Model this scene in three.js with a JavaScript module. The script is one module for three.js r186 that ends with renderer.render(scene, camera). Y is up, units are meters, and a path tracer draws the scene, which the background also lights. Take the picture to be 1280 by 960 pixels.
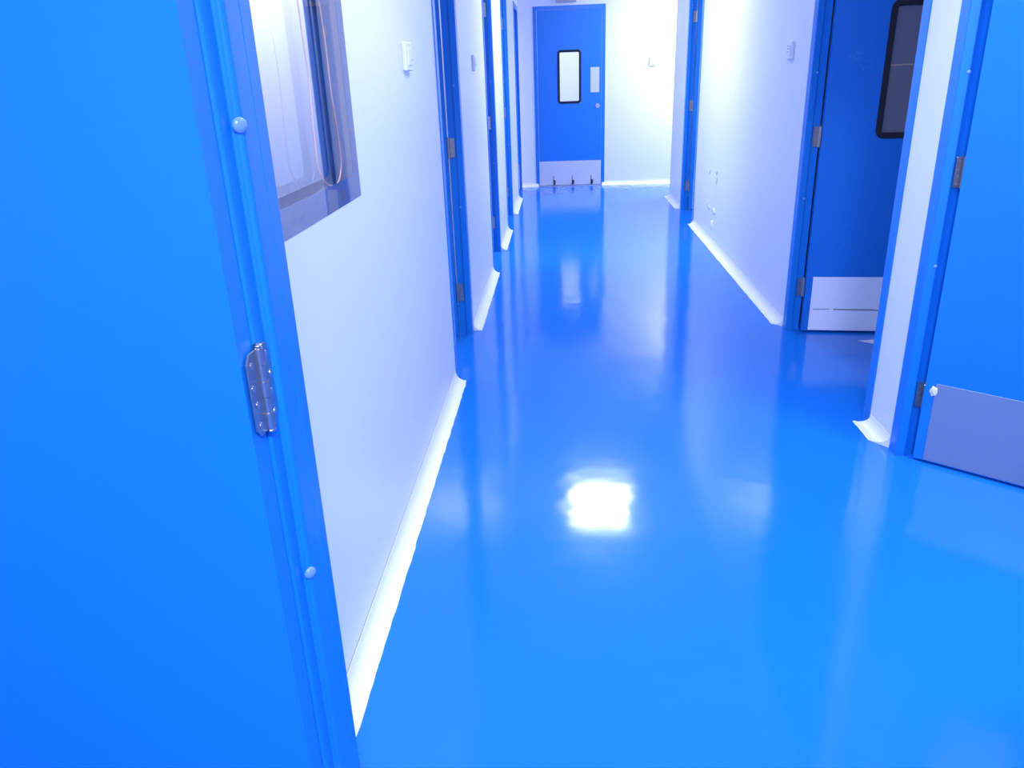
import * as THREE from 'three';
import { RectAreaLightUniformsLib } from 'three/addons/lights/RectAreaLightUniformsLib.js';
import { RoundedBoxGeometry } from 'three/addons/geometries/RoundedBoxGeometry.js';
import { mergeGeometries } from 'three/addons/utils/BufferGeometryUtils.js';

// ---------------------------------------------------------------- camera, exposure
// World: corridor runs along -z, y up, metres. "d" below is the depth from the camera (z = -d).
const scene = new THREE.Scene();
scene.background = new THREE.Color(0x000000);
const renderer = new THREE.WebGLRenderer({ antialias: true });
renderer.toneMapping = THREE.LinearToneMapping;
renderer.toneMappingExposure = 1.9;
renderer.shadowMap.enabled = true;
RectAreaLightUniformsLib.init();

const W = 1280, H = 960, FOCAL = 963.7;
const camera = new THREE.PerspectiveCamera(2 * Math.atan(H / 2 / FOCAL) * 180 / Math.PI, W / H, 0.02, 60);
const CAM_Y = 1.4;
{
  // vanishing points of the corridor direction and of the plumb lines give the pose
  const fw = new THREE.Vector3(702 - 640, 92 - 480, FOCAL).normalize();
  const dn = new THREE.Vector3(730 - 640, 2888 - 480, FOCAL).normalize();
  const rt = new THREE.Vector3().crossVectors(dn, fw).normalize();
  const xa = new THREE.Vector3(rt.x, -dn.x, -fw.x);
  const ya = new THREE.Vector3(-rt.y, dn.y, fw.y);
  const za = new THREE.Vector3(-rt.z, dn.z, fw.z);
  camera.position.set(0, CAM_Y, 0);
  camera.quaternion.setFromRotationMatrix(new THREE.Matrix4().makeBasis(xa, ya, za));
}
scene.add(camera);

// ---------------------------------------------------------------- light settings
const LAMP_COLOR = new THREE.Color().setRGB(0.60, 0.66, 1.0);
const CEIL = 2.6;
const PANEL = 0.6;
// x, depth, luminance, label
const LAMPS = [
  [0.345, 6.70, 36, 'square LED ceiling panel over the middle of the corridor, mirrored in the blue floor'],
  [0.345, 2.20, 20, 'square LED ceiling panel over the corridor beside the glazed wall window'],
  [0.345, -0.70, 84, 'square LED ceiling panel in the lobby before the open corridor door'],
  [1.9, 9.95, 42, 'square LED ceiling panel in the side passage by the far wall'],
  [0.10, 11.70, 40, 'square LED ceiling panel in the room behind the closed end door'],
  [2.00, 1.70, 22, 'square LED ceiling panel in the room of the door with brushed steel kick plate'],
  [2.60, 7.40, 16, 'square LED ceiling panel in the room beyond the patched white wall'],
  [-1.75, 4.45, 14, 'square LED ceiling panel in the room behind the glazed wall window'],
  [-1.80, 6.05, 18, 'square LED ceiling panel in the left room nearest the middle panel'],
  [-1.80, 8.00, 16, 'square LED ceiling panel in the narrow left room'],
];

// ---------------------------------------------------------------- helpers
let seed = 7;
const rnd = () => { seed = (seed * 1664525 + 1013904223) >>> 0; return seed / 4294967296; };
const taken = {};
function numbered(n) { const k = taken[n] = (taken[n] ?? -1) + 1; return k ? n + '_' + String(k).padStart(3, '0') : n; }
function tag(o, label, category, kind, group) {
  Object.assign(o.userData, { label, category });
  if (kind) o.userData.kind = kind;
  if (group) o.userData.group = group;
  return o;
}
function mesh(name, geo, mat, parent) {
  const m = new THREE.Mesh(geo, mat);
  m.castShadow = m.receiveShadow = true;
  m.name = parent === scene ? numbered(name) : name;
  parent.add(m);
  return m;
}
function group(name, x = 0, y = 0, z = 0) {
  const g = new THREE.Group(); g.name = numbered(name); g.position.set(x, y, z); scene.add(g); return g;
}
const S = (name, geo, mat, label, category) => tag(mesh(name, geo, mat, scene), label, category, 'structure');
function box(x0, x1, y0, y1, d0, d1) {                               // plain box in corridor axes
  const g = new THREE.BoxGeometry(Math.abs(x1 - x0), Math.abs(y1 - y0), Math.abs(d1 - d0));
  g.translate((x0 + x1) / 2, (y0 + y1) / 2, -(d0 + d1) / 2);
  return g;
}
function rbox(w, h, t, r = 0.002, s = 2) { return new RoundedBoxGeometry(w, h, t, s, r); }
const merge = (list) => mergeGeometries(list.map((g) => {
  const n = g.index ? g.toNonIndexed() : g;
  for (const k of Object.keys(n.attributes)) if (!['position', 'normal', 'uv'].includes(k)) n.deleteAttribute(k);
  return n;
}));
function roundRect(path, x0, y0, x1, y1, r) {
  path.moveTo(x0 + r, y0); path.lineTo(x1 - r, y0); path.absarc(x1 - r, y0 + r, r, -Math.PI / 2, 0);
  path.lineTo(x1, y1 - r); path.absarc(x1 - r, y1 - r, r, 0, Math.PI / 2);
  path.lineTo(x0 + r, y1); path.absarc(x0 + r, y1 - r, r, Math.PI / 2, Math.PI);
  path.lineTo(x0, y0 + r); path.absarc(x0 + r, y0 + r, r, Math.PI, Math.PI * 1.5);
  return path;
}
// tiling value noise as a DataTexture, v in 0..255
function noiseTex(n, cells, contrast, mean = 128, oct = 3) {
  const a = new Float32Array(n * n);
  let amp = 1, tot = 0;
  for (let o = 0; o < oct; o++) {
    const c = cells << o, g = Float32Array.from({ length: c * c }, rnd);
    for (let y = 0; y < n; y++) for (let x = 0; x < n; x++) {
      const fx = x / n * c, fy = y / n * c, ix = fx | 0, iy = fy | 0;
      const u = fx - ix, v = fy - iy, su = u * u * (3 - 2 * u), sv = v * v * (3 - 2 * v);
      const q = (i, j) => g[((j % c) * c) + (i % c)];
      a[y * n + x] += amp * ((q(ix, iy) * (1 - su) + q(ix + 1, iy) * su) * (1 - sv) + (q(ix, iy + 1) * (1 - su) + q(ix + 1, iy + 1) * su) * sv);
    }
    tot += amp; amp *= 0.5;
  }
  const d = new Uint8Array(n * n * 4);
  for (let i = 0; i < n * n; i++) {
    const v = Math.max(0, Math.min(255, mean + (a[i] / tot - 0.5) * contrast));
    d[4 * i] = d[4 * i + 1] = d[4 * i + 2] = v; d[4 * i + 3] = 255;
  }
  const t = new THREE.DataTexture(d, n, n);
  t.wrapS = t.wrapT = THREE.RepeatWrapping; t.magFilter = THREE.LinearFilter; t.minFilter = THREE.LinearMipmapLinearFilter; t.generateMipmaps = true; t.needsUpdate = true;
  return t;
}
function metreUV(geo, k = 1) {                                      // box projection, uv in metres
  const p = geo.attributes.position, n = geo.attributes.normal, uv = new Float32Array(p.count * 2);
  for (let i = 0; i < p.count; i++) {
    const ax = Math.abs(n.getX(i)), ay = Math.abs(n.getY(i)), az = Math.abs(n.getZ(i));
    let u, v;
    if (ay >= ax && ay >= az) { u = p.getX(i); v = p.getZ(i); } else if (ax >= az) { u = p.getZ(i); v = p.getY(i); } else { u = p.getX(i); v = p.getY(i); }
    uv[2 * i] = u * k; uv[2 * i + 1] = v * k;
  }
  geo.setAttribute('uv', new THREE.BufferAttribute(uv, 2));
  return geo;
}

// ---------------------------------------------------------------- materials
const lin = (r, g, b) => new THREE.Color().setRGB(r, g, b);
const floorBump = noiseTex(512, 10, 220, 128, 3); floorBump.repeat.set(0.6, 0.6);
const peel = noiseTex(256, 48, 255, 128, 2); peel.repeat.set(2.2, 2.2);
const M = {
  floor: new THREE.MeshPhysicalMaterial({ color: lin(0.010, 0.19, 0.64), roughness: 0.115, specularIntensity: 0.85, bumpMap: floorBump, bumpScale: 0.0016 }),
  wall: new THREE.MeshStandardMaterial({ color: lin(0.85, 0.85, 0.86), roughness: 0.36, bumpMap: peel, bumpScale: 0.0002 }),
  ceiling: new THREE.MeshStandardMaterial({ color: lin(0.88, 0.88, 0.88), roughness: 0.6 }),
  cove: new THREE.MeshStandardMaterial({ color: lin(0.86, 0.86, 0.86), roughness: 0.4 }),
  blue: new THREE.MeshStandardMaterial({ color: lin(0.007, 0.203, 0.62), roughness: 0.36, bumpMap: peel, bumpScale: 0.00015 }),
  blueFrame: new THREE.MeshStandardMaterial({ color: lin(0.007, 0.203, 0.62), roughness: 0.28 }),
  steel: new THREE.MeshStandardMaterial({ color: lin(0.62, 0.60, 0.58), roughness: 0.34, metalness: 1 }),
  brushed: new THREE.MeshPhysicalMaterial({ color: lin(0.40, 0.42, 0.43), roughness: 0.40, metalness: 0.65, anisotropy: 0.5 }),
  film: new THREE.MeshStandardMaterial({ color: lin(0.66, 0.66, 0.68), roughness: 0.5, metalness: 0.15 }),
  hinge: new THREE.MeshStandardMaterial({ color: lin(0.52, 0.48, 0.45), roughness: 0.32, metalness: 1 }),
  rubber: new THREE.MeshStandardMaterial({ color: lin(0.010, 0.010, 0.016), roughness: 0.7 }),
  dark: new THREE.MeshStandardMaterial({ color: lin(0.02, 0.02, 0.03), roughness: 0.5 }),
  glass: new THREE.MeshPhysicalMaterial({ color: lin(1, 1, 1), roughness: 0.0, transmission: 1, thickness: 0, ior: 1.5 }),
  smearedGlass: new THREE.MeshPhysicalMaterial({ color: lin(0.8, 0.78, 0.82), roughness: 0.08, transmission: 0.8, thickness: 0, ior: 1.5 }),
  print: new THREE.MeshStandardMaterial({ color: lin(0.12, 0.12, 0.17), roughness: 0.06 }),
  plastic: new THREE.MeshStandardMaterial({ color: lin(0.86, 0.86, 0.85), roughness: 0.3 }),
  greyPlastic: new THREE.MeshStandardMaterial({ color: lin(0.42, 0.38, 0.42), roughness: 0.5 }),
  cable: new THREE.MeshStandardMaterial({ color: lin(1.0, 0.62, 0.42), roughness: 0.25 }),
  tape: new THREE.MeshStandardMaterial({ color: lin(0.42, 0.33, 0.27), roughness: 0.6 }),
  paper: new THREE.MeshStandardMaterial({ color: lin(0.78, 0.78, 0.80), roughness: 0.8 }),
  filler: new THREE.MeshStandardMaterial({ color: lin(0.74, 0.73, 0.76), roughness: 0.85 }),
  lampGlow: new THREE.MeshStandardMaterial({ color: lin(0.9, 0.9, 0.9), emissive: LAMP_COLOR.clone(), emissiveIntensity: 3, roughness: 0.5 }),
  lampFrame: new THREE.MeshStandardMaterial({ color: lin(0.8, 0.8, 0.8), roughness: 0.4 }),
};

// ---------------------------------------------------------------- room shell
const XL = -0.54, XR = 1.262, T = 0.065, FAR = 10.63;
const XMIN = -3.2, XMAX = 4.2, DMIN = -3.2, DMAX = 13.2;
S('floor', metreUV(box(XMIN, XMAX, -0.1, 0, DMIN, DMAX)), M.floor, 'glossy blue epoxy floor running through the whole corridor', 'floor');
S('ceiling', box(XMIN, XMAX, CEIL, CEIL + 0.1, DMIN, DMAX), M.ceiling, 'plain white ceiling over the corridor and rooms', 'ceiling');

// doorways of the side walls: rough opening (outer edge of the frame) near and far, in depth
const FR = 0.062;                                                   // width of a frame's face
const DOOR_H = 2.18;
const LEFT = { L2: [3.555, 4.345], L3: [5.83, 6.60], L4: [7.58, 8.43], L5: [9.66, 10.50] };
const RIGHT = { R1: [1.42, 2.775], R2: [3.0, 4.335], R3: [7.64, 8.525] };
const WIN = [1.10, 2.08, 1.115, 2.05];
function sideWall(d0, d1, doors, win) {                             // shape in (depth, y), extruded over the wall's thickness
  const s = new THREE.Shape();
  s.moveTo(d0, 0);
  for (const [a, b] of doors) { s.lineTo(a, 0); s.lineTo(a, DOOR_H); s.lineTo(b, DOOR_H); s.lineTo(b, 0); }
  s.lineTo(d1, 0); s.lineTo(d1, CEIL); s.lineTo(d0, CEIL); s.closePath();
  if (win) { const h = new THREE.Path(); h.moveTo(win[0], win[2]); h.lineTo(win[1], win[2]); h.lineTo(win[1], win[3]); h.lineTo(win[0], win[3]); h.closePath(); s.holes.push(h); }
  const g = new THREE.ExtrudeGeometry(s, { depth: T, bevelEnabled: false });
  g.rotateY(Math.PI / 2);
  return metreUV(g);
}
S('wall_left', sideWall(1.011, FAR, Object.values(LEFT), WIN).translate(XL - T, 0, 0), M.wall, 'white panel wall with glazed window and four blue doorways', 'wall');
S('wall_right', sideWall(1.011, 9.42, Object.values(RIGHT)).translate(XR, 0, 0), M.wall, 'white panel wall with three blue doorways and a patched spot', 'wall');

// far wall with the opening of the closed end door, facing the camera
const FD = [-0.352, 0.553, 2.183];
{
  const s = new THREE.Shape();
  s.moveTo(XMIN, 0); s.lineTo(FD[0], 0); s.lineTo(FD[0], FD[2]); s.lineTo(FD[1], FD[2]); s.lineTo(FD[1], 0); s.lineTo(XMAX, 0); s.lineTo(XMAX, CEIL); s.lineTo(XMIN, CEIL); s.closePath();
  S('wall_far', metreUV(new THREE.ExtrudeGeometry(s, { depth: 0.08, bevelEnabled: false }).translate(0, 0, -FAR - 0.08)), M.wall, 'white end wall around the closed blue door', 'wall');
}
// cross wall with the wide entrance the camera looks through
const ENT = { x0: -0.372, x1: 1.12, d0: 0.890, d1: 1.011 };
{
  const s = new THREE.Shape(), a = ENT.x0 - 0.05, b = ENT.x1 + 0.05;
  s.moveTo(XMIN, 0); s.lineTo(a, 0); s.lineTo(a, DOOR_H); s.lineTo(b, DOOR_H); s.lineTo(b, 0); s.lineTo(XMAX, 0); s.lineTo(XMAX, CEIL); s.lineTo(XMIN, CEIL); s.closePath();
  S('wall_near', metreUV(new THREE.ExtrudeGeometry(s, { depth: 0.113, bevelEnabled: false }).translate(0, 0, -ENT.d1 + 0.004)), M.wall, 'white cross wall carrying the near blue door frame', 'wall');
}
// outer walls and partitions of the rooms behind the doorways
const part = (name, x0, x1, d0, d1, label) => S(name, metreUV(box(x0, x1, 0, CEIL, d0, d1)), M.wall, label, 'wall');
part('wall_outer_left', XMIN - 0.1, XMIN, DMIN, DMAX, 'white outer wall of the left rooms');
part('wall_outer_right', XMAX, XMAX + 0.1, DMIN, DMAX, 'white outer wall of the right rooms');
part('wall_outer_back', XMIN, XMAX, DMIN - 0.1, DMIN, 'white wall of the lobby behind the camera');
part('wall_outer_far', XMIN, XMAX, DMAX, DMAX + 0.1, 'white back wall of the room behind the end door');
for (const [d, n] of [[4.95, 'glazed room'], [7.05, 'middle left room'], [9.1, 'last left room']])
  part('wall_partition_left', XMIN, XL - T, d - 0.03, d + 0.03, 'white partition closing the ' + n);
for (const [d, n] of [[2.885, 'steel kick plate door room'], [5.55, 'dim room'], [9.38, 'side passage']])
  part('wall_partition_right', XR + T, XMAX, d - 0.03, d + 0.04, 'white partition beside the ' + n);

// ---------------------------------------------------------------- cove skirting (white, ragged toe)
function cove(name, label, len, R, shear0, shear1, place) {         // runs along local +x from 0 to len, off the wall towards local +z
  const N = Math.max(3, Math.round(len / 0.035)), A = 8, ring = [];
  ring.push([0, 0], [0, R + 0.006], [0.003, R + 0.004]);
  for (let i = 0; i <= A; i++) { const t = i / A * Math.PI / 2; ring.push([R - R * Math.cos(t) + 0.003, R - R * Math.sin(t) + 0.003]); }
  ring.push([R + 0.006, 0.0]);
  const K = ring.length, pos = [], idx = [];
  for (let j = 0; j <= N; j++) {
    const u = j / N, jit = (rnd() - 0.5) * 0.003 + (rnd() < 0.12 ? 0.003 * rnd() : 0);
    for (const [n, y] of ring) {
      const toe = Math.max(0, n / (R + 0.006));
      pos.push(u * len + toe * (shear0 * (1 - u) + shear1 * u), y, n + jit * toe * toe);
    }
  }
  for (let j = 0; j < N; j++) for (let i = 0; i < K - 1; i++) { const a = j * K + i, b = a + 1, c = a + K, e = c + 1; idx.push(a, c, b, b, c, e); }
  const g0 = new THREE.BufferGeometry();
  g0.setAttribute('position', new THREE.Float32BufferAttribute(pos, 3)); g0.setIndex(idx); g0.computeVertexNormals();
  const caps = [], P = (k) => [pos[3 * k], pos[3 * k + 1], pos[3 * k + 2]];
  for (let i = 1; i < K - 1; i++) {
    caps.push(...P(0), ...P(i), ...P(i + 1));
    const o = N * K; caps.push(...P(o), ...P(o + i + 1), ...P(o + i));
  }
  const g1 = new THREE.BufferGeometry(); g1.setAttribute('position', new THREE.Float32BufferAttribute(caps, 3)); g1.computeVertexNormals();
  for (const g of [g0, g1]) g.setAttribute('uv', new THREE.Float32BufferAttribute(new Float32Array(g.attributes.position.count * 2), 2));
  const m = S(name, merge([g0, g1]), M.cove, label, 'skirting');
  place(m);
  return m;
}
// left wall: local +x runs towards the far end, off the wall is +x world; the mesh is turned so that local x = depth
function coveLeft(d0, d1, s0, s1, label) {
  cove('baseboard_left', label, d1 - d0, 0.048, -s1, -s0, (m) => { m.rotation.y = Math.PI / 2; m.position.set(XL, 0, -d0); m.scale.set(1, 1, 1); });
}
function coveRight(d0, d1, s0, s1, label) {
  cove('baseboard_right', label, d1 - d0, 0.048, -s1, -s0, (m) => { m.rotation.y = -Math.PI / 2; m.position.set(XR, 0, -d1); });
}
coveLeft(1.0, 3.54, 0, 0, 'long white cove skirting under the glazed window wall');
coveLeft(4.35, 5.80, 0.02, 0, 'white cove skirting under the left wall with the slim switch');
coveLeft(6.60, 7.55, 0.04, 0.0, 'white cove skirting on the brightly lit short left wall');
coveLeft(8.43, 9.62, 0.04, 0.0, 'white cove skirting on the last short left wall');
coveRight(2.78, 2.985, 0.07, 0.05, 'short white cove skirting at the foot of the narrow wall pier');
coveRight(4.34, 7.62, 0.06, 0.0, 'long white cove skirting under the patched right wall');
coveRight(8.53, 9.42, 0.04, 0.0, 'white cove skirting on the wall end beside the side passage');
cove('baseboard_far', 'white cove skirting under the end wall right of the closed door', 2.6, 0.05, 0, 0, (m) => m.position.set(FD[1] - 0.03, 0, -FAR));
cove('baseboard_far', 'short white cove skirting between the end door and the left corner', FD[0] + 0.03 - XL, 0.05, 0, 0, (m) => m.position.set(XL, 0, -FAR));

// ---------------------------------------------------------------- ceiling lights
const rectLampGeo = merge([
  box(-0.3, 0.3, 0, 0.012, -0.3, -0.285), box(-0.3, 0.3, 0, 0.012, 0.285, 0.3),
  box(-0.3, -0.285, 0, 0.012, -0.285, 0.285), box(0.285, 0.3, 0, 0.012, -0.285, 0.285)]);
const diffGeo = box(-0.285, 0.285, 0.004, 0.011, -0.285, 0.285);
for (const [x, d, k, label] of LAMPS) {
  const g = tag(group('ceiling_light', x, CEIL - 0.012, -d), label, 'ceiling light', null, 'square ceiling panels');
  mesh('frame', rectLampGeo, M.lampFrame, g);
  mesh('diffuser', diffGeo, M.lampGlow, g);
  const L = new THREE.RectAreaLight(LAMP_COLOR, k, PANEL - 0.03, PANEL - 0.03);
  L.position.set(0, -0.004, 0); L.rotation.x = -Math.PI / 2; L.castShadow = true;
  g.add(L);
}

// ---------------------------------------------------------------- door frames
// Plan profile of a jamb: u runs from the inner corner out into the wall, w from the corridor face into the wall.
function jambShape(rebate, depth) {
  const s = new THREE.Shape(), r = 0.004, f = -FR;
  s.moveTo(f, -0.005); s.lineTo(-r, -0.005); s.quadraticCurveTo(0, -0.005, 0, -0.005 + r);
  s.lineTo(0, rebate - r); s.quadraticCurveTo(0, rebate, -r, rebate); s.lineTo(-0.012, rebate); s.lineTo(-0.012, depth); s.lineTo(f, depth); s.closePath();
  return s;
}
// geometry in a frame's own axes: local x along the wall (opening from 0 to w), local z off the wall towards the corridor
function frameGeos(w, h, rebate, depth) {
  const up = (g) => g.rotateX(-Math.PI / 2);                        // shape y -> -z, extrusion -> y
  const near = up(new THREE.ExtrudeGeometry(jambShape(rebate, depth), { depth: h, bevelEnabled: false, curveSegments: 3 }));
  const far = near.clone();
  const p = far.attributes.position; for (let i = 0; i < p.count; i++) p.setX(i, w - p.getX(i));
  const q = far.attributes.normal; for (let i = 0; i < q.count; i++) q.setX(i, -q.getX(i));
  // mirrored winding
  for (const k of ['position', 'normal', 'uv']) {
    const a = far.attributes[k], n = a.itemSize;
    for (let t = 0; t < a.count; t += 3) for (let c = 0; c < n; c++) { const v = a.array[(t + 1) * n + c]; a.array[(t + 1) * n + c] = a.array[(t + 2) * n + c]; a.array[(t + 2) * n + c] = v; }
  }
  const head = new THREE.ExtrudeGeometry(jambShape(rebate, depth), { depth: w, bevelEnabled: false, curveSegments: 3 });
  // profile (u, w, along) -> (along, h - u, -w)
  const m = new THREE.Matrix4().set(0, 0, 1, 0, -1, 0, 0, h - FR, 0, -1, 0, 0, 0, 0, 0, 1);
  head.applyMatrix4(m);
  return { near, far, head };
}
const capGeo = new THREE.SphereGeometry(0.0065, 14, 8, 0, Math.PI * 2, 0, Math.PI / 2).scale(1, 0.55, 1);
// Frame in a side wall; side = -1 left wall, +1 right wall. Local x = towards the camera for the right wall, away for the left.
function sideFrame(side, [a, b], label, caps) {
  const g = tag(group('trim_' + (++sideFrame.n), side < 0 ? XL : XR, 0, side < 0 ? -(a + FR) : -(b - FR)), label, 'door frame', 'structure');
  g.rotation.y = side < 0 ? Math.PI / 2 : -Math.PI / 2;
  const w = b - a - 2 * FR, F = frameGeos(w, DOOR_H, 0.029, T + 0.004);
  mesh('jamb', F.near, M.blueFrame, g); mesh('jamb', F.far, M.blueFrame, g); mesh('head', F.head, M.blueFrame, g);
  // cap buttons sit on the stop of the far jamb
  const fx = side < 0 ? w : 0, sx = side < 0 ? -1 : 1;
  if (caps) for (const y of [0.735, 1.36, 1.98]) {
    const c = mesh('screw_cap', capGeo, M.blueCap, g); c.position.set(fx + sx * 0.0, y, -0.024); c.rotation.z = -sx * Math.PI / 2;
  }
  return g;
}
sideFrame.n = 0;
M.blueCap = new THREE.MeshStandardMaterial({ color: lin(0.16, 0.30, 0.70), roughness: 0.25 });

// ---------------------------------------------------------------- hinges
const makePlate = (c) => {                                           // chamfered plate, from the pin along +x, 100 mm tall
  const s = new THREE.Shape(), w = 0.034, h = 0.05;
  s.moveTo(0, -h); s.lineTo(w - c, -h); s.lineTo(w, -h + c); s.lineTo(w, h - c); s.lineTo(w - c, h); s.lineTo(0, h); s.closePath();
  return new THREE.ExtrudeGeometry(s, { depth: 0.0018, bevelEnabled: true, bevelThickness: 0.0004, bevelSize: 0.0004, bevelSegments: 1 }).translate(0, 0, -0.0009);
};
const plateGeo = makePlate(0.0015), cutPlateGeo = makePlate(0.010);
const barrelGeo = (() => {
  const list = [];
  for (let i = 0; i < 5; i++) list.push(new THREE.CylinderGeometry(i % 2 ? 0.0062 : 0.0074, i % 2 ? 0.0062 : 0.0074, 0.0190, 16).translate(0, -0.04 + i * 0.02, 0));
  list.push(new THREE.CylinderGeometry(0.0055, 0.0055, 0.106, 12));
  list.push(new THREE.SphereGeometry(0.0062, 12, 8).scale(1, 0.5, 1).translate(0, 0.053, 0), new THREE.SphereGeometry(0.0062, 12, 8).scale(1, 0.5, 1).translate(0, -0.053, 0));
  return merge(list);
})();
const screwGeo = (() => merge([new THREE.CylinderGeometry(0.0038, 0.0042, 0.0012, 14).rotateX(Math.PI / 2), new THREE.TorusGeometry(0.0028, 0.0006, 5, 14)]))();
// A hinge at a local point; angA, angB: directions of its two plates in plan (0 = +x, turning towards -z)
function hinge(parent, x, y, z, angA, angB, faceA = 1, faceB = 1, plate = plateGeo, shift = 0) {
  const pl = (ang) => plate.clone().rotateY(ang).translate(shift, 0, 0);
  const h = mesh('hinge', merge([shift ? barrelGeo.clone().scale(0.95, 1, 0.95) : barrelGeo, pl(angA), pl(angB)]), M.hinge, parent);
  h.position.set(x, y, z);
  for (const [ang, f] of [[angA, faceA], [angB, faceB]])
    for (const [u, v] of [[0.022, 0.036], [0.027, 0.010], [0.022, -0.012], [0.022, -0.038]]) {
      const s = mesh('screw', screwGeo, M.steel, h);
      s.position.set(u, v, f * 0.0016).applyAxisAngle(new THREE.Vector3(0, 1, 0), ang); s.position.x += shift; s.rotation.y = ang;
    }
  return h;
}

// ---------------------------------------------------------------- door leaves
const LEAF_T = 0.04;
function leafGeo(w, h, win) {
  const s = new THREE.Shape(); s.moveTo(0, 0); s.lineTo(w, 0); s.lineTo(w, h); s.lineTo(0, h); s.closePath();
  if (win) s.holes.push(roundRect(new THREE.Path(), win[0], win[1], win[2], win[3], 0.035));
  const b = 0.0015;
  return new THREE.ExtrudeGeometry(s, { depth: LEAF_T - 2 * b, bevelEnabled: true, bevelThickness: b, bevelSize: 0, bevelOffset: 0, bevelSegments: 1, curveSegments: 8 }).translate(0, 0, b);
}
function ringGeo(x0, y0, x1, y1, r, wide, t) {
  const s = roundRect(new THREE.Shape(), x0, y0, x1, y1, r);
  s.holes.push(roundRect(new THREE.Path(), x0 + wide, y0 + wide, x1 - wide, y1 - wide, Math.max(0.004, r - wide)));
  return new THREE.ExtrudeGeometry(s, { depth: t, bevelEnabled: true, bevelThickness: 0.0015, bevelSize: 0.0015, bevelSegments: 2, curveSegments: 8 });
}
// Leaf parts in the leaf's own axes: hinge edge at x = 0, leaf along +x, its corridor face at z = LEAF_T
function leafParts(g, w, h, o = {}) {
  const y0 = 0.010, win = o.win === false ? null : [0.262, 1.045 - y0, 0.262 + 0.285, 1.668 - y0];
  mesh('leaf', metreUV(leafGeo(w, h - y0, win)).translate(0, y0, 0), o.leafMat || M.blue, g);
  if (win) {
    const [a, b, c, e] = win;
    for (const z of [LEAF_T - 0.001, -0.005]) { const q = mesh('window_gasket', ringGeo(a - 0.006, b - 0.006, c + 0.006, e + 0.006, 0.04, 0.025, 0.006), M.rubber, g); q.position.set(0, y0, z); }
    mesh('window_pane', new THREE.ShapeGeometry(roundRect(new THREE.Shape(), a + 0.002, b + 0.002, c - 0.002, e - 0.002, 0.033)), o.glass || M.glass, g).position.set(0, y0, LEAF_T - 0.008);
  }
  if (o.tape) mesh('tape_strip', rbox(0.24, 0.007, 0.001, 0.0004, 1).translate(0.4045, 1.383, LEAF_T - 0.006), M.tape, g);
  if (o.kick !== false) {
    const k = o.kickBox || [0.035, w - 0.035, 0.014, 0.318];
    const p = mesh('kick_plate', rbox(k[1] - k[0], k[3] - k[2], 0.0024, 0.001, 1), o.kickMat || M.brushed, g);
    p.position.set((k[0] + k[1]) / 2, (k[2] + k[3]) / 2, LEAF_T + 0.0011);
  }
}
const PIN_W = T + 0.005;                                            // the pin stands this far behind the wall's corridor face
const HINGE_Y = [0.25, 1.05, 1.875];
// door in a side wall, hinged on its far jamb and swung into the room by "open" degrees
function sideDoor(side, [a, b], open, label, o = {}) {
  const inner = b - FR, pinD = inner + 0.006, X = side < 0 ? XL - PIN_W : XR + PIN_W;
  const g = tag(group('door_' + (++sideDoor.n), X, 0, -pinD), label, 'door', 'structure');
  const w = inner - (a + FR) + 0.016, t = open * Math.PI / 180;
  // hinge axis = group origin; a closed leaf points towards the camera (+z)
  const lg = new THREE.Group();                                     // plan turn of everything that swings
  const e1 = new THREE.Vector3(-side * -Math.sin(t), 0, Math.cos(t)); // leaf direction
  const e2 = new THREE.Vector3(-side * Math.cos(t), 0, Math.sin(t)); // corridor face normal
  const parts = new THREE.Group();
  leafParts(parts, w, DOOR_H - FR - 0.006, o);
  // left wall leaves are mirrored by running the leaf from the other edge
  const flip = side < 0;
  const basis = new THREE.Matrix4();
  if (!flip) basis.makeBasis(e1, new THREE.Vector3(0, 1, 0), e2);
  else basis.makeBasis(e1.clone().negate(), new THREE.Vector3(0, 1, 0), e2);
  const gap = 0.004, back = 0.003;
  const origin = e1.clone().multiplyScalar(flip ? gap + w : gap).addScaledVector(e2, back);
  basis.setPosition(origin);
  for (const m of [...parts.children]) {
    if (flip && (m.name === 'window_gasket' || m.name === 'window_pane')) {
      // keep the window at the same distance from the hinge
      m.position.x += w - 2 * (0.262 + 0.1425);
    }
    m.updateMatrix(); m.applyMatrix4(basis); g.add(m);
  }
  // hinges: one plate on the rebate of the jamb (towards the corridor), one on the leaf's edge
  const angA = side < 0 ? 0 : Math.PI, angB = Math.atan2(-e2.z, e2.x);
  for (const y of HINGE_Y) hinge(g, 0, y, 0, angA, angB, side < 0 ? 1 : -1, side < 0 ? -1 : 1);
  return g;
}
sideDoor.n = 0;

sideFrame(+1, RIGHT.R1, 'blue metal frame of the doorway nearest the wall pier with steel kick plate door', true);
sideFrame(+1, RIGHT.R2, 'blue metal frame of the doorway between wall pier and patched wall', true);
sideFrame(+1, RIGHT.R3, 'slim looking blue metal frame beyond the patched wall', true);
sideFrame(-1, LEFT.L2, 'blue metal frame just past the glazed window wall', true);
sideFrame(-1, LEFT.L3, 'blue metal frame between slim switch wall and bright short wall', true);
sideFrame(-1, LEFT.L4, 'blue metal frame past the bright short left wall', true);
sideFrame(-1, LEFT.L5, 'blue metal frame in the left wall beside the end wall', false);

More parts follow.
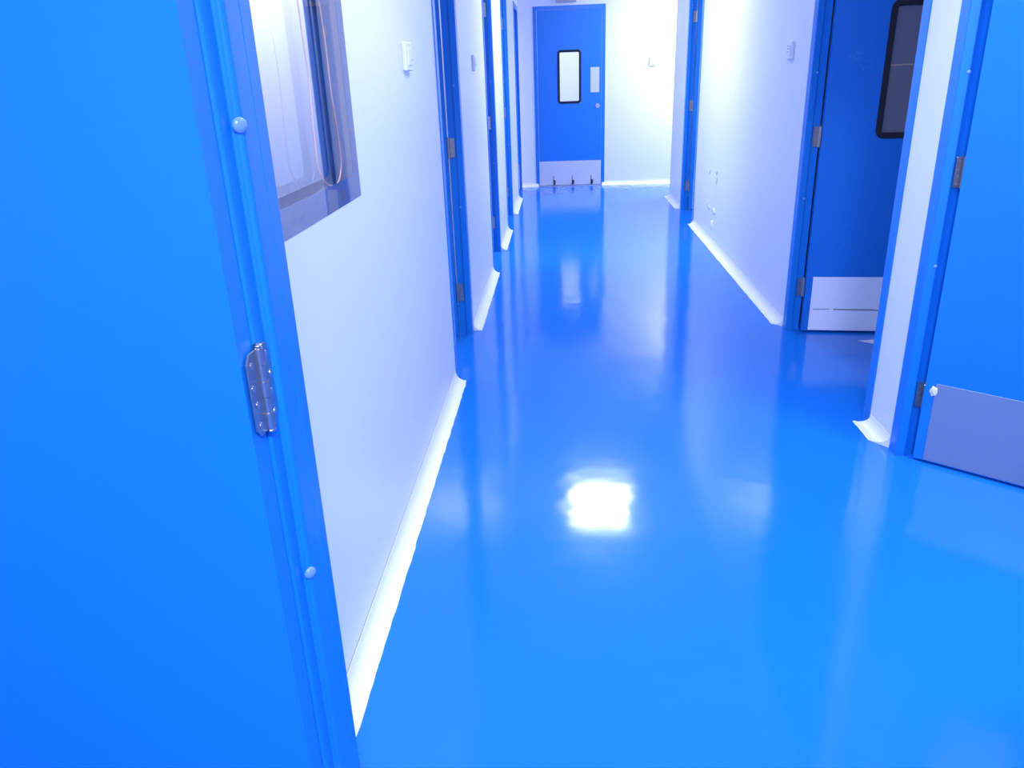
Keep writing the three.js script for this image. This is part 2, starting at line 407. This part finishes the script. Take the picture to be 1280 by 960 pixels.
// scuffed blue paint of the door with the dim room, worn film on its kick plate
function canvasTex(w, h, draw) {
  const c = document.createElement('canvas'); c.width = w; c.height = h; draw(c.getContext('2d'), w, h);
  const t = new THREE.CanvasTexture(c); t.colorSpace = THREE.SRGBColorSpace; return t;
}
const SCUFF = [[0.085, 0.675], [0.15, 0.655]];
const scratched = canvasTex(1024, 320, (x, w, h) => {
  x.fillStyle = '#f6f6f9'; x.fillRect(0, 0, w, h);
  for (let i = 0; i < 260; i++) { x.strokeStyle = `rgba(${rnd() < 0.5 ? '120,120,128' : '240,240,244'},${0.05 + rnd() * 0.1})`; const a = rnd() * w, b = rnd() * h; x.beginPath(); x.moveTo(a, b); x.lineTo(a + 20 + rnd() * 90, b + (rnd() - 0.5) * 3); x.stroke(); }
  x.strokeStyle = '#34343c'; x.lineWidth = 3; x.beginPath(); x.moveTo(14, 192); x.lineTo(90, 191); x.stroke();
  x.lineWidth = 5; x.beginPath(); x.moveTo(110, 193); x.lineTo(290, 193); x.lineTo(330, 197); x.stroke();
  x.lineWidth = 2; x.strokeStyle = '#8d8d96'; x.beginPath(); x.moveTo(330, 196); x.lineTo(560, 196); x.stroke();
  x.strokeStyle = '#5c5c64'; x.lineWidth = 5; x.beginPath(); x.moveTo(330, 283); x.lineTo(360, 284); x.moveTo(420, 287); x.lineTo(460, 286); x.stroke();
});
const kickScratched = new THREE.MeshStandardMaterial({ color: lin(1, 1, 1), map: scratched, roughness: 0.5, metalness: 0 });

const scuffed = canvasTex(512, 1024, (x, w, h) => {                   // chalky scuffs on the paint, low and beside the window
  x.fillStyle = '#1778cf'; x.fillRect(0, 0, w, h);
  const smear = (px, py, n, len) => { for (let i = 0; i < n; i++) { x.strokeStyle = `rgba(170,190,235,${0.06 + rnd() * 0.16})`; x.lineWidth = 0.6 + rnd() * 1.6; const a = px + (rnd() - 0.5) * len * 1.6, b = py + (rnd() - 0.5) * len; x.beginPath(); x.moveTo(a, b); x.lineTo(a + (rnd() - 0.3) * len * 0.6, b + (rnd() - 0.5) * len * 0.25); x.stroke(); } };
  smear(SCUFF[0][0] * w, (1 - SCUFF[0][1]) * h, 46, 20); smear(SCUFF[1][0] * w, (1 - SCUFF[1][1]) * h, 40, 26); smear(0.2 * w, 0.75 * h, 14, 60);
});
scuffed.repeat.set(1 / 1.227, 1 / 2.11);
const blueScuffed = new THREE.MeshStandardMaterial({ color: lin(1, 1, 1), map: scuffed, roughness: 0.36, bumpMap: peel, bumpScale: 0.00015 });

sideDoor(+1, RIGHT.R1, 51, 'open blue door with brushed steel kick plate, ajar beside the narrow wall pier', { kickMat: M.brushed });
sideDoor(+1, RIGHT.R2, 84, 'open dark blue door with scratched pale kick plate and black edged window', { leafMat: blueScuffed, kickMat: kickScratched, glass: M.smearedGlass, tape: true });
sideDoor(+1, RIGHT.R3, 92, 'open blue door in the doorway beyond the patched wall', { kickMat: M.film });
sideDoor(-1, LEFT.L2, 90, 'open blue door just past the glazed window wall, light showing at its hinges', { kickMat: M.film });
sideDoor(-1, LEFT.L3, 95, 'open blue door past the slim switch wall', { kickMat: M.film });
sideDoor(-1, LEFT.L4, 95, 'open blue door past the bright short left wall', { kickMat: M.film });
sideDoor(-1, LEFT.L5, 0, 'closed blue door in the left wall beside the end wall', { kickMat: M.film });

// ---------------------------------------------------------------- near entrance: frame and wide open leaf
{
  const g = tag(group('trim_8', ENT.x0, 0, -ENT.d0), 'big blue metal frame with round step and buttons beside the glazed window', 'door frame', 'structure');
  const s = new THREE.Shape(), r = 0.006, D = ENT.d1 - ENT.d0;
  // plan: x = off the reveal, y = depth
  s.moveTo(-0.05, 0); s.lineTo(-0.012 - r, 0); s.quadraticCurveTo(-0.012, 0, -0.012, r);
  s.lineTo(-0.012, 0.028); s.quadraticCurveTo(-0.012, 0.032, -0.008, 0.032); s.quadraticCurveTo(0, 0.032, 0, 0.041);
  s.lineTo(0, 0.080); s.lineTo(-0.0012, 0.0812); s.lineTo(-0.0012, 0.0824); s.lineTo(0, 0.0836);
  s.lineTo(0, D - r); s.quadraticCurveTo(0, D, -r, D); s.lineTo(-0.05, D); s.closePath();
  const up = (h) => new THREE.ExtrudeGeometry(s, { depth: h, bevelEnabled: false, curveSegments: 6 });
  const left = up(DOOR_H).rotateX(-Math.PI / 2);
  mesh('jamb', left, M.blueFrame, g);
  const wide = ENT.x1 - ENT.x0;
  const right = merge([rbox(0.05, DOOR_H, D, 0.004).translate(wide + 0.025, DOOR_H / 2, -D / 2), rbox(0.014, DOOR_H - 0.05, D - 0.06, 0.004).translate(wide - 0.005, (DOOR_H - 0.05) / 2, -D / 2 - 0.03)]);
  mesh('jamb', right, M.blueFrame, g);
  mesh('head', merge([rbox(wide, 0.05, D, 0.004).translate(wide / 2, DOOR_H - 0.025, -D / 2), rbox(wide, 0.014, D - 0.06, 0.004).translate(wide / 2, DOOR_H - 0.055, -D / 2 - 0.03)]), M.blueFrame, g);
  const big = new THREE.SphereGeometry(0.0095, 20, 10, 0, Math.PI * 2, 0, Math.PI / 2).scale(1, 0.6, 1);
  for (const y of [0.735, 1.357, 1.98]) { const c = mesh('screw_cap', big, M.blueCap, g); c.position.set(-0.0025, y, -0.0345); c.quaternion.setFromUnitVectors(new THREE.Vector3(0, 1, 0), new THREE.Vector3(0.78, 0, 0.62).normalize()); }
}
{
  const w = 0.74, g = tag(group('door_8', ENT.x0 - 0.012, 0, -ENT.d0 + 0.006), 'big plain blue door leaf swung wide open beside the near frame', 'door', 'structure');
  // swung back against the cross wall: the leaf runs towards -x, its inner face looks at the camera
  mesh('leaf', metreUV(leafGeo(w, DOOR_H - FR - 0.016)).translate(-w - 0.002, 0.01, 0.004), M.blue, g);
  for (const y of [0.25, 1.043, 1.875]) hinge(g, 0.0045, y, 0, Math.PI / 2, -Math.PI / 2, 1, -1, cutPlateGeo, -0.0025).scale.setScalar(1.08);
}

// ---------------------------------------------------------------- end door (closed)
{
  const [x0, x1, top] = FD, z = -FAR;
  const t = tag(group('trim_9', x0 + 0.043, 0, z), 'blue metal frame around the closed end door', 'door frame', 'structure');
  const w = x1 - x0 - 0.086, j = () => rbox(0.043, top, 0.09, 0.0008, 1);
  mesh('jamb', j().translate(-0.0215, top / 2, -0.039), M.blueFrame, t);
  mesh('jamb', j().translate(w + 0.0215, top / 2, -0.039), M.blueFrame, t);
  mesh('head', rbox(w, 0.043, 0.09, 0.0008, 1).translate(w / 2, top - 0.0215, -0.039), M.blueFrame, t);
  const g = tag(group('door_9', x0 + 0.046, 0, z - LEAF_T + 0.004), 'closed blue end door with white window, push plate and steel kick plate', 'door', 'structure');
  leafParts(g, w - 0.006, top - 0.046, { kickMat: M.film, kickBox: [0.0, w - 0.006, 0.014, 0.322] });
  const pp = mesh('push_plate', rbox(0.112, 0.30, 0.003, 0.001, 1), M.film, g); pp.position.set(0.4225 - x0 - 0.046, 1.313, LEAF_T + 0.0015);
  const lk = mesh('lock', merge([new THREE.CylinderGeometry(0.027, 0.029, 0.008, 28).rotateX(Math.PI / 2), new THREE.CylinderGeometry(0.012, 0.012, 0.014, 20).rotateX(Math.PI / 2)]), M.steel, g);
  lk.position.set(0.46 - x0 - 0.046, 1.0, LEAF_T + 0.004);
  for (const x of [-0.12, 0.127, 0.378]) {                          // three small dark clips on the kick plate
    const c = mesh('clip', merge([rbox(0.007, 0.115, 0.006, 0.001, 1).translate(0, 0.075, 0.003), rbox(0.028, 0.05, 0.012, 0.003).translate(0.012, 0.052, 0.006), rbox(0.018, 0.018, 0.02, 0.003).translate(0.008, 0.024, 0.008)]), M.dark, g);
    c.position.set(x - x0 - 0.046, 0, LEAF_T + 0.002);
  }
  S('trim_10', rbox(w + 0.02, 0.008, 0.05, 0.002).translate((x0 + x1) / 2, 0.004, z + 0.012), M.steel, 'thin steel threshold strip under the end door', 'threshold');
}
{ // sign box over the end door, of which the lower edge shows
  const g = tag(group('sign_box', 0.065, 2.215, -FAR), 'small grey box with dark window above the end door', 'sign box');
  mesh('housing', rbox(0.25, 0.13, 0.05, 0.006).translate(0, 0.065, 0.025), M.greyPlastic, g);
  mesh('display', rbox(0.075, 0.075, 0.008, 0.003).translate(0.0, 0.066, 0.052), M.dark, g);
}

// ---------------------------------------------------------------- window in the left wall
const CABLE_PTS = [[1.832, 1.568], [1.835, 1.505], [1.843, 1.423], [1.838, 1.376], [1.829, 1.286], [1.832, 1.215], [1.875, 1.176], [1.976, 1.162], [2.027, 1.199], [2.034, 1.242], [2.028, 1.297], [2.010, 1.372], [2.008, 1.433], [2.007, 1.499], [1.992, 1.581]];
{
  const [a, b, y0, y1] = WIN, g = tag(group('window_1', XL, y0, -a), 'fixed double glazed window with dark printed border', 'window', 'structure');
  g.rotation.y = Math.PI / 2;                                       // local x = depth, local z = off the wall
  const w = b - a, h = y1 - y0;
  const pane = () => new THREE.ShapeGeometry(roundRect(new THREE.Shape(), 0.001, 0.001, w - 0.001, h - 0.001, 0.002));
  const border = (wd, bt) => {
    const s = roundRect(new THREE.Shape(), 0.001, 0.001, w - 0.001, h - 0.001, 0.002);
    s.holes.push(roundRect(new THREE.Path(), wd, bt, w - wd, h - wd, 0.03));
    return new THREE.ExtrudeGeometry(s, { depth: 0.0008, bevelEnabled: false, curveSegments: 8 });
  };
  mesh('pane', pane(), M.glass, g).position.z = 0.0015;
  mesh('border', border(0.056, 0.06), M.print, g);
  mesh('pane', pane(), M.glass, g).position.z = -T + 0.001;
  mesh('border', border(0.056, 0.06), M.print, g).position.z = -T + 0.003;
  mesh('spacer', ringGeo(0.002, 0.002, w - 0.002, h - 0.002, 0.01, 0.02, 0.05).translate(0, 0, -0.056), M.steel, g);
  // thin bright cable hanging in a loop between the panes: depth and height on the wall
  const P = [];
  for (const [d, y] of CABLE_PTS) P.push(new THREE.Vector3(d - a, y - y0, -0.03));
  mesh('cable', new THREE.TubeGeometry(new THREE.CatmullRomCurve3(P), 80, 0.0021, 8), M.cable, g);
}

// ---------------------------------------------------------------- switches
function wallSwitch(label, w, h, slots, place) {
  const g = tag(group('light_switch'), label, 'switch', null, 'wall switches');
  mesh('plate', rbox(w, h, 0.016, 0.004, 3).translate(0, 0, 0.008), M.plastic, g);
  const rk = mesh('rocker', rbox(w * 0.62, h * 0.62, 0.006, 0.002).translate(0, 0, 0.017), M.plastic, g); rk.rotation.x = 0.04;
  if (slots) for (const y of slots) mesh('slot', rbox(w * 0.34, 0.005, 0.004, 0.001, 1).translate(-w * 0.1, y, 0.0195), M.greyPlastic, g);
  else mesh('indicator', new THREE.SphereGeometry(0.003, 10, 6).translate(w * 0.18, -h * 0.12, 0.0195), M.greyPlastic, g);
  place(g);
  return g;
}
wallSwitch('white wall switch between the glazed window and a blue doorway', 0.105, 0.092, null, (g) => { g.position.set(XL, 1.473, -2.87); g.rotation.y = Math.PI / 2; });
wallSwitch('slim white switch on the left wall between two blue doorways', 0.09, 0.09, null, (g) => { g.position.set(XL, 1.478, -5.06); g.rotation.y = Math.PI / 2; });
wallSwitch('white wall switch with slots on the patched right wall', 0.088, 0.092, [0.022, 0.008, -0.008], (g) => { g.position.set(XR, 1.475, -4.69); g.rotation.y = -Math.PI / 2; });
wallSwitch('white switch on the bright end wall right of the blue door', 0.09, 0.1, null, (g) => g.position.set(1.15, 1.505, -FAR));

// ---------------------------------------------------------------- patch, scraps
{
  const g = tag(group('wall_patch', XR, 0.30, -7.0), 'patched rectangle of pale filler low on the right wall', 'wall patch');
  g.rotation.y = -Math.PI / 2;                                      // local x towards the camera... along the wall, z off the wall
  mesh('cover_plate', rbox(0.78, 0.27, 0.002, 0.0008, 1).translate(0.0, 0.14, 0.001), M.paper, g);
  for (let i = 0; i < 9; i++) {
    const s = mesh('filler_smear', new THREE.SphereGeometry(0.012 + rnd() * 0.014, 12, 8).scale(1.6, 0.7, 0.22), M.filler, g);
    s.position.set(0.42 - rnd() * 0.35, i < 5 ? -0.02 + rnd() * 0.05 : 0.24 + rnd() * 0.07, 0.003); s.rotation.z = rnd() * 3;
  }
  const s = mesh('filler_lump', new THREE.IcosahedronGeometry(0.03, 1).scale(0.8, 1.5, 0.4), M.plastic, g); s.position.set(0.33, -0.14, 0.004);
}
{
  const s = new THREE.Shape(); s.moveTo(0, 0); s.lineTo(0.16, 0.02); s.lineTo(0.15, -0.13); s.closePath();
  const m = mesh('paper_scrap', new THREE.ExtrudeGeometry(s, { depth: 0.0012, bevelEnabled: false }).rotateX(-Math.PI / 2), M.paper, scene);
  m.position.set(1.59, 0.0002, -4.07);
  tag(m, 'white triangular paper scrap on the blue floor under the open door', 'paper scrap');
}
{
  const g0 = new THREE.IcosahedronGeometry(0.016, 2), p = g0.attributes.position;
  for (let i = 0; i < p.count; i++) { const k = 1 + 0.28 * Math.sin(p.getX(i) * 260) * Math.cos(p.getY(i) * 210 + p.getZ(i) * 180); p.setXYZ(i, p.getX(i) * k * 0.8, p.getY(i) * k * 1.1, p.getZ(i) * k * 0.35); }
  g0.computeVertexNormals();
  const m = mesh('tape_scrap', g0, M.filler, scene);
  m.position.set(1.328, 0.29, -2.655); m.rotation.y = -0.68;
  tag(m, 'crumpled white tape scrap stuck above the steel kick plate by its hinge', 'tape scrap');
}

renderer.render(scene, camera);
